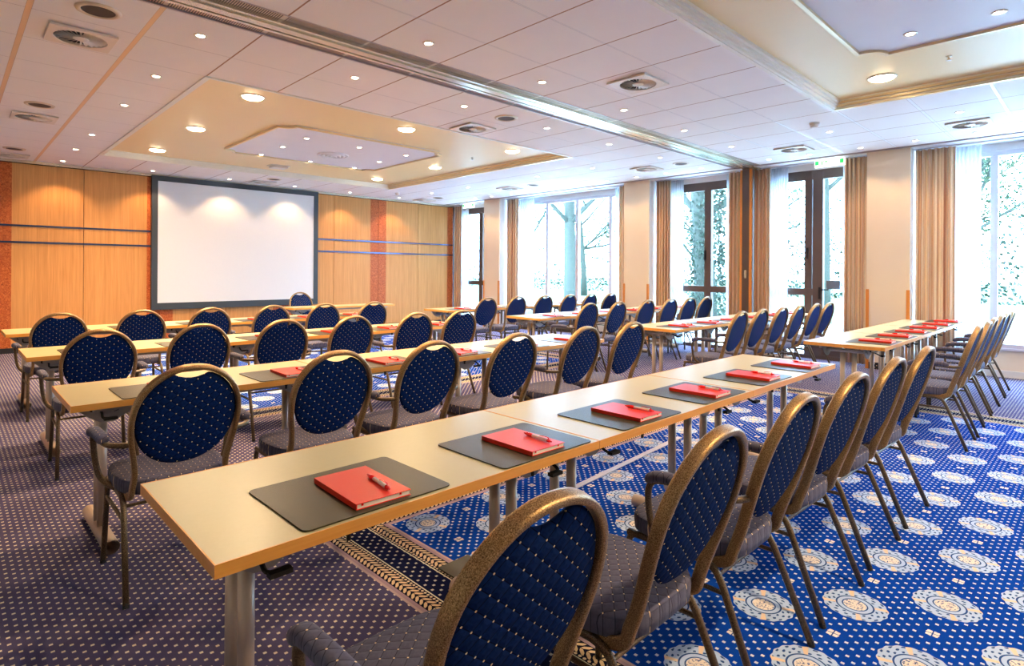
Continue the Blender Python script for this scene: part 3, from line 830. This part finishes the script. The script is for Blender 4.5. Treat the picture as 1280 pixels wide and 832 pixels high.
for k, x in enumerate((1.37, 2.67, 3.96, 5.27, 6.55, 7.84, 9.12)):
    if k: DL.append((x, 3.68, 'row on the near side of the ceiling track, %s from the left' % ordn[k - 1]))
for k, y in enumerate((6.12, 7.40, 9.40, 10.67)): DL.append((7.85, y, 'column right of the far ceiling recess, %s from the near end' % ordn[k]))
for k, y in enumerate((1.15, 1.79, 2.43, 3.10, 5.50, 6.11, 6.78, 7.42, 8.07, 9.45, 10.1, 10.68)): DL.append((9.16, y, 'column along the windows, %s from the near end' % ordn[k]))
DL += [(7.86, 2.43, 'between the smoke detector and the windows'), (7.88, 1.14, 'beside the vent nearest the big right window')]
d0 = make_down(); first = True
def down(x, y, z, lab, en):
    global first
    o = d0 if first else copy_tree(d0); first = False
    o.location = (x, y, z); tag(o, 'small lit downlight, ' + lab, 'downlight', 'small ceiling downlights')
    s = spot((x, y, z - .012), en, WARM, 1.9, .5, .03)
for x, y, lab in DL: down(x, y, H - .0045, lab, (72. if x < 5. else 36. if x < 6 else 24. if x < 9 else 14.) if y < 11.5 else 31.)
yo = (CA[0] + CA[1]) / 2; ii = 0
for x in (3.57, 4.38, 5.2):
    for y in (7.75, 8.54, 9.36):
        if x == 4.38 and y == 8.54: continue
        down(x, y, ZC - .0165, 'far recessed panel, %s of its ring of eight' % ordn[ii], 9.); ii += 1
ii = 0
for y in (1.06, .54, -.2, -1., -1.8):
    down(5.24, y, ZC - .0165, 'near recessed panel, %s from its corner' % ordn[ii], 9.); ii += 1
# big lamps of the coffers
lamp0 = empty('coffer_lamp')
bm = bmesh.new(); lathe(bm, [(.105, .0), (.112, -.006), (.12, -.002), (.12, .004), (.105, .004)], 28, cap=False); obj('ring', bm, 'lampmetal', lamp0, smooth=True)
bm = bmesh.new(); lathe(bm, [(.104, .0), (.098, -.010), (.08, -.018), (.05, -.023), (.015, -.025), (.001, -.025)], 28); obj('lamp_bowl', bm, 'glowbig', lamp0, smooth=True)
first2 = True
BL = [(2.33, 6.35, 'near left corner'), (2.33, 8.30, 'left side'), (2.33, 10.22, 'far left corner'), (4.27, 6.36, 'near side'), (6.18, 6.35, 'near right corner'), (6.20, 8.33, 'right side'), (6.18, 10.22, 'far right corner')]
for x, y, lab in BL + [(6.27, 1.49, 'near'), (6.27, -.45, 'near'), (2.33, -.45, 'near'), (4.27, -2.3, 'near')]:
    o = lamp0 if first2 else copy_tree(lamp0); first2 = False
    o.location = (x, y, ZC - .0045)
    if lab != 'near': tag(o, 'large glowing round lamp in the far ceiling recess, ' + lab, 'ceiling lamp', 'large recess lamps')
    else: tag(o, 'large glowing round lamp in the near ceiling recess' + (' above the window-side tables' if y > 1 else ', behind the viewer %s' % ('right', 'left', 'back')[[-.45 == y and x > 5, -.45 == y and x < 5, y < -1].index(True)]), 'ceiling lamp', 'large recess lamps')
    spot((x, y, ZC - .06), 165. if x < 3 else 125. if x < 5 else 60., (1., .70, .40), 2.9, .8, .1)
# vents
def make_vent():
    e = empty('ceiling_vent'); s = .205
    bm = bmesh.new(); n = 32; r = .168
    circ = [(r * math.cos(2 * PI * i / n), r * math.sin(2 * PI * i / n)) for i in range(n)]
    def sq(a):
        c, d = math.cos(a), math.sin(a); k = s / max(abs(c), abs(d)); return (c * k, d * k)
    ringframe(bm, [sq(2 * PI * i / n) for i in range(n)], circ, -.022, -.006); obj('plate', bm, 'vent', e)
    bm = bmesh.new(); lathe(bm, [(.167, -.003), (.001, -.002)], 32); obj('backing', bm, 'ventdark', e)
    bm = bmesh.new()
    for i in range(26):
        a = 2 * PI * i / 26; c, d = math.cos(a), math.sin(a); t0 = Vector((-d, c, 0))
        p = [Vector((c * r0, d * r0, 0)) for r0 in (.05, .164)]
        w = (.0040, .0115)
        q = [p[0] - t0 * w[0] + Vector((0, 0, -.008)), p[1] - t0 * w[1] + Vector((0, 0, -.008)), p[1] + t0 * w[1] * .55 + Vector((0, 0, -.021)), p[0] + t0 * w[0] + Vector((0, 0, -.021))]
        vs = [bm.verts.new(v) for v in q] + [bm.verts.new(v + Vector((0, 0, .002))) for v in q]
        for f in ((0, 1, 2, 3), (7, 6, 5, 4), (0, 4, 5, 1), (2, 6, 7, 3), (1, 5, 6, 2), (3, 7, 4, 0)): bm.faces.new([vs[k] for k in f])
    lathe(bm, [(.052, -.004), (.052, -.020), (.035, -.026), (.001, -.027)], 20); obj('swirl_blades', bm, 'vent', e); return e
v0 = make_vent(); first = True
for x, y, lab in ((.73, 5.45, 'nearest of the left ceiling strip'), (.73, 8.70, 'middle of the left ceiling strip'), (.73, 11.88, 'left ceiling strip next to the wooden wall'), (4.60, 3.06, 'beside the near side of the ceiling track'), (4.63, 5.46, 'next to the far ceiling recess near its lamp'),
                  (8.60, 3.12, 'near the windows, just short of the ceiling track'), (8.56, 1.14, 'near the big right window'), (8.50, 5.47, 'near the windows, just past the ceiling track'), (8.54, 8.85, 'in front of the far big window'), (8.50, 11.85, 'in the far right corner by the wooden wall'), (4.53, 11.82, 'above the projection screen')):
    o = v0 if first else copy_tree(v0); first = False
    o.location = (x, y, H); tag(o, 'square swirl air vent, ' + lab, 'vent', 'square air vents')
sp = empty('ceiling_speaker')
bm = bmesh.new(); lathe(bm, [(.095, -.001), (.10, -.012), (.118, -.014), (.130, -.009), (.134, -.001)], 32, cap=False); obj('ring', bm, 'spkring', sp, smooth=True)
bm = bmesh.new(); lathe(bm, [(.099, -.002), (.098, -.008), (.001, -.010)], 28); obj('speaker_grille', bm, 'spk', sp)
first = True
for x, y, lab in ((.74, 4.81, 'nearest in the left ceiling strip'), (.72, 8.02, 'middle of the left ceiling strip'), (.72, 11.22, 'left ceiling strip near the wooden wall'), (4.60, 4.83, 'beside the far side of the ceiling track'), (8.50, 4.83, 'near the windows past the ceiling track'), (8.56, 8.17, 'in front of the far big window'), (8.50, 11.28, 'in the far right corner'), (4.56, 11.30, 'above and before the projection screen')):
    o = sp if first else copy_tree(sp); first = False
    o.location = (x, y, H); tag(o, 'round dark ceiling loudspeaker, ' + lab, 'loudspeaker', 'ceiling loudspeakers')
bm = bmesh.new(); lathe(bm, [(.055, .0), (.055, -.018), (.045, -.022), (.045, -.045), (.03, -.055), (.001, -.056)], 24)
sd = obj('smoke_detector', bm, 'vent', loc=(7.30, 2.42, H), smooth=False); tag(sd, 'round pale smoke detector beside the near ceiling recess', 'smoke detector')
s2 = sd.copy(); COL.objects.link(s2); s2.location = (7.33, 11.25, H); tag(s2, 'round pale smoke detector in the far right ceiling by the wooden wall', 'smoke detector')
e = empty('ceiling_projector_mount', (4.20, 10.22, ZC)); tag(e, 'small flat grey device on the far recess ceiling before the screen', 'sensor')
obj('body', B(-.13, .13, -.10, .10, -.05, -.012), 'vent', e, bevel=.01); obj('mounting_plate', B(-.16, .16, -.12, .12, -.012, -.001), 'lampmetal', e)
e = empty('round_air_diffuser', (4.38, 8.56, ZC - .012)); tag(e, 'large round pale air diffuser in the middle of the far recessed panel', 'air diffuser')
for k, (r0, z_) in enumerate(((.24, -.012), (.18, -.02), (.12, -.028), (.06, -.034))):
    bm = bmesh.new(); lathe(bm, [(r0, -.001), (r0, z_), (r0 - .022, z_ - .006), (r0 - .026, -.001)], 36, cap=False); obj('diffuser_ring', bm, 'lilac', e, smooth=True)
# sprinklers
bm = bmesh.new(); lathe(bm, [(.022, 0), (.022, -.006), (.008, -.01), (.008, -.03), (.02, -.032), (.02, -.036), (.001, -.036)], 14)
sk = obj('sprinkler', bm, 'lampmetal', loc=(6.05, .95, ZC)); tag(sk, 'tiny sprinkler head in the near ceiling recess by its gold edge', 'sprinkler')
s2 = sk.copy(); COL.objects.link(s2); s2.location = (6.1, 7.2, ZC); tag(s2, 'tiny sprinkler head in the far ceiling recess, right side', 'sprinkler')
# floor box covers and cable strip
tag(obj('cable_cover', B(-.9, .9, -.022, .022, 0, .006), 'winwhite', loc=(3.48, 2.41, .0), bevel=.002), 'flat pale cable cover strip on the blue carpet under the nearest row', 'cable cover')
bpy.data.objects['cable_cover'].rotation_euler = (0, 0, .08)
tag(obj('floor_socket_lid', B(-.09, .09, -.13, .13, 0, .007), 'pad', loc=(1.72, 2.02, 0), bevel=.002), 'olive floor socket lid on the carpet border behind the nearest chair back', 'floor socket')
# ---------------------------------------------------------------- outside
struct('ground', B(10.36, 120, -60, 90, -.40, -.18), 'grass')
struct('terrace', B(10.36, 17.5, -14, 30, -.178, -.06), 'stone')  # paving widened and whitened to bounce extra daylight up to the ceiling
def tree(x, y, r, h, lab, leaves=0, ivy=False, seed=1):
    rnd = random.Random(seed); e = empty('tree', (x, y, -.2)); tag(e, lab, 'tree', 'garden trees')
    bm = bmesh.new(); tips = []
    def branch(p, d, ln, rad, lvl):
        pts = [p.copy()]; q = p.copy(); dd = d.copy(); n = 4
        for i in range(n):
            dd = (dd + Vector((rnd.uniform(-.2, .2), rnd.uniform(-.2, .2), rnd.uniform(-.05, .14)))).normalized() if lvl else (dd + Vector((rnd.uniform(-.04, .04), rnd.uniform(-.04, .04), 0))).normalized()
            q = q + dd * ln / n; pts.append(q.copy())
        tube(bm, pts, rad, ns=7 if lvl < 2 else 4, up=Vector((1, 0, 0)), scale=[1 - .55 * i / n for i in range(n + 1)])
        if lvl < 3:
            for i in range((7, 5, 5)[lvl]):
                k = rnd.randint(1 if lvl else 2, n); az = rnd.uniform(0, 2 * PI)
                nd = (dd * rnd.uniform(.1, .7) + Vector((math.cos(az), math.sin(az), rnd.uniform(.0, .6)))).normalized()
                branch(pts[k], nd, ln * rnd.uniform(.4, .62), rad * rnd.uniform(.28, .42), lvl + 1)
        if lvl >= 2: tips.extend(pts[2:])
    branch(Vector((0, 0, 0)), Vector((0, 0, 1)), h * .62, r, 0)
    obj('trunk', bm, 'bark', e, smooth=True)
    def leafcloud(name, pts, size, mat):
        b2 = bmesh.new()
        for p in pts:
            n_ = Vector((rnd.uniform(-1, 1), rnd.uniform(-1, 1), rnd.uniform(-.6, 1))).normalized(); t_ = n_.orthogonal().normalized(); u_ = n_.cross(t_); s_ = size * rnd.uniform(.6, 1.3)
            b2.faces.new([b2.verts.new(p + v) for v in (t_ * s_, u_ * s_ * .6, -t_ * s_, -u_ * s_ * .6)])
        obj(name, b2, mat, e)
    if leaves: leafcloud('foliage', [rnd.choice(tips) + Vector([rnd.gauss(0, .22) for _ in range(3)]) for _ in range(leaves * 5)], .05, 'leaf')
    if ivy:
        P = []
        for _ in range(2600):
            z_ = rnd.uniform(.1, h * .55); a_ = rnd.uniform(0, 2 * PI); rr = r * (1.05 - .4 * z_ / h) + rnd.uniform(0, .16)
            P.append(Vector((math.cos(a_) * rr, math.sin(a_) * rr, z_)))
        leafcloud('ivy', P, .06, 'ivy')
tree(17.2, 14.4, .30, 11, 'thick-trunked bare garden tree seen through the far big window', 500, False, 3)
tree(22.0, 21.5, .22, 10, 'slimmer garden tree farther back behind the far big window', 900, False, 5)
tree(14.8, 7.6, .33, 10, 'ivy-covered garden tree seen through the brown framed window', 300, True, 8)
tree(20.0, 6.3, .20, 9, 'bare garden tree seen through the glazed door by the near exit sign', 600, False, 11)
tree(30.0, 5.0, .25, 10, 'distant garden tree seen through the big right window', 900, False, 14)
tree(26.0, 34.0, .16, 8, 'thin bushy tree behind the thick trunk at the far big window', 1500, False, 21)
tree(31.0, 14.0, .25, 11, 'distant leafy tree between the glazed door and the brown window', 1500, False, 24)
extra = [o for o in bpy.data.objects if o.name.split('.')[0] == 'tree' and o.parent is None]
for k, (si, x, y, rz, sc, lab) in enumerate(((5, 21., 3.2, 3., 1., 'young leafy tree seen at the left pane of the big right window'),
        (6, 30., 24., .3, .9, 'big distant tree at the right half of the far big window'), 
        (4, 33., -5., 1.4, 1., 'distant tree at the right edge of the big right window'), (5, 19.5, 10.4, .7, .8, 'thin leafy tree right behind the ivy-covered one'), (1, 16., 28.5, 2.9, .8, 'leafy tree outside the far corner door'))):
    o = copy_tree(extra[si]); o.location = (x, y, -.2); o.rotation_euler = (0, 0, rz); o.scale = (sc, sc, sc); tag(o, lab, 'tree', 'garden trees')
def shrubs(name, x0, x1, y0, y1, z1, n, lab, seed):
    rnd = random.Random(seed); b2 = bmesh.new()
    for _ in range(n):
        p = Vector((rnd.uniform(x0, x1), rnd.uniform(y0, y1), -.2 + abs(rnd.gauss(0, z1 * .5))))
        n_ = Vector((rnd.uniform(-1, 1), rnd.uniform(-1, 1), rnd.uniform(-1, 1))).normalized(); t_ = n_.orthogonal().normalized(); u_ = n_.cross(t_); s_ = rnd.uniform(.06, .16)
        b2.faces.new([b2.verts.new(p + v) for v in (t_ * s_, u_ * s_ * .6, -t_ * s_, -u_ * s_ * .6)])
    tag(obj(name, b2, 'ivy'), lab, 'hedge', kind='stuff')
shrubs('hedge_foliage', 38, 42, -30, 70, 7.0, 26000, 'loose pale hedge at the end of the lawn', 2)
# ---------------------------------------------------------------- light
w = bpy.data.worlds.new('world'); SC.world = w; w.use_nodes = True; nt = w.node_tree
bg = nt.nodes['Background']; bg.inputs[0].default_value = (.41, .67, 1., 1); bg.inputs[1].default_value = 16.
for (y0, y1, z0, z1) in ((-1.6, 1.9, .45, 2.95), (2.6, 4.1, .1, 2.9), (4.5, 6.0, .1, 2.9), (6.8, 10.2, .45, 2.95), (10.9, 12.3, .1, 2.9)):
    l = bpy.data.lights.new('window_portal', 'AREA'); l.shape = 'RECTANGLE'; l.size = y1 - y0; l.size_y = z1 - z0
    l.cycles.is_portal = True
    o = bpy.data.objects.new('window_portal', l); COL.objects.link(o); o.location = (10.2, (y0 + y1) / 2, (z0 + z1) / 2)
    o.rotation_euler = (PI / 2, 0, PI / 2)
SC.view_settings.view_transform = 'Standard'; SC.view_settings.look = 'None'; SC.view_settings.gamma = 1.; SC.view_settings.use_curve_mapping = False
SC.view_settings.exposure = 1.0
cy = SC.cycles
cy.use_denoising = True; cy.max_bounces = 7; cy.diffuse_bounces = 4; cy.glossy_bounces = 3; cy.transparent_max_bounces = 12; cy.transmission_bounces = 4
cy.sample_clamp_indirect = 6.; cy.caustics_reflective = False; cy.caustics_refractive = False; cy.use_light_tree = True
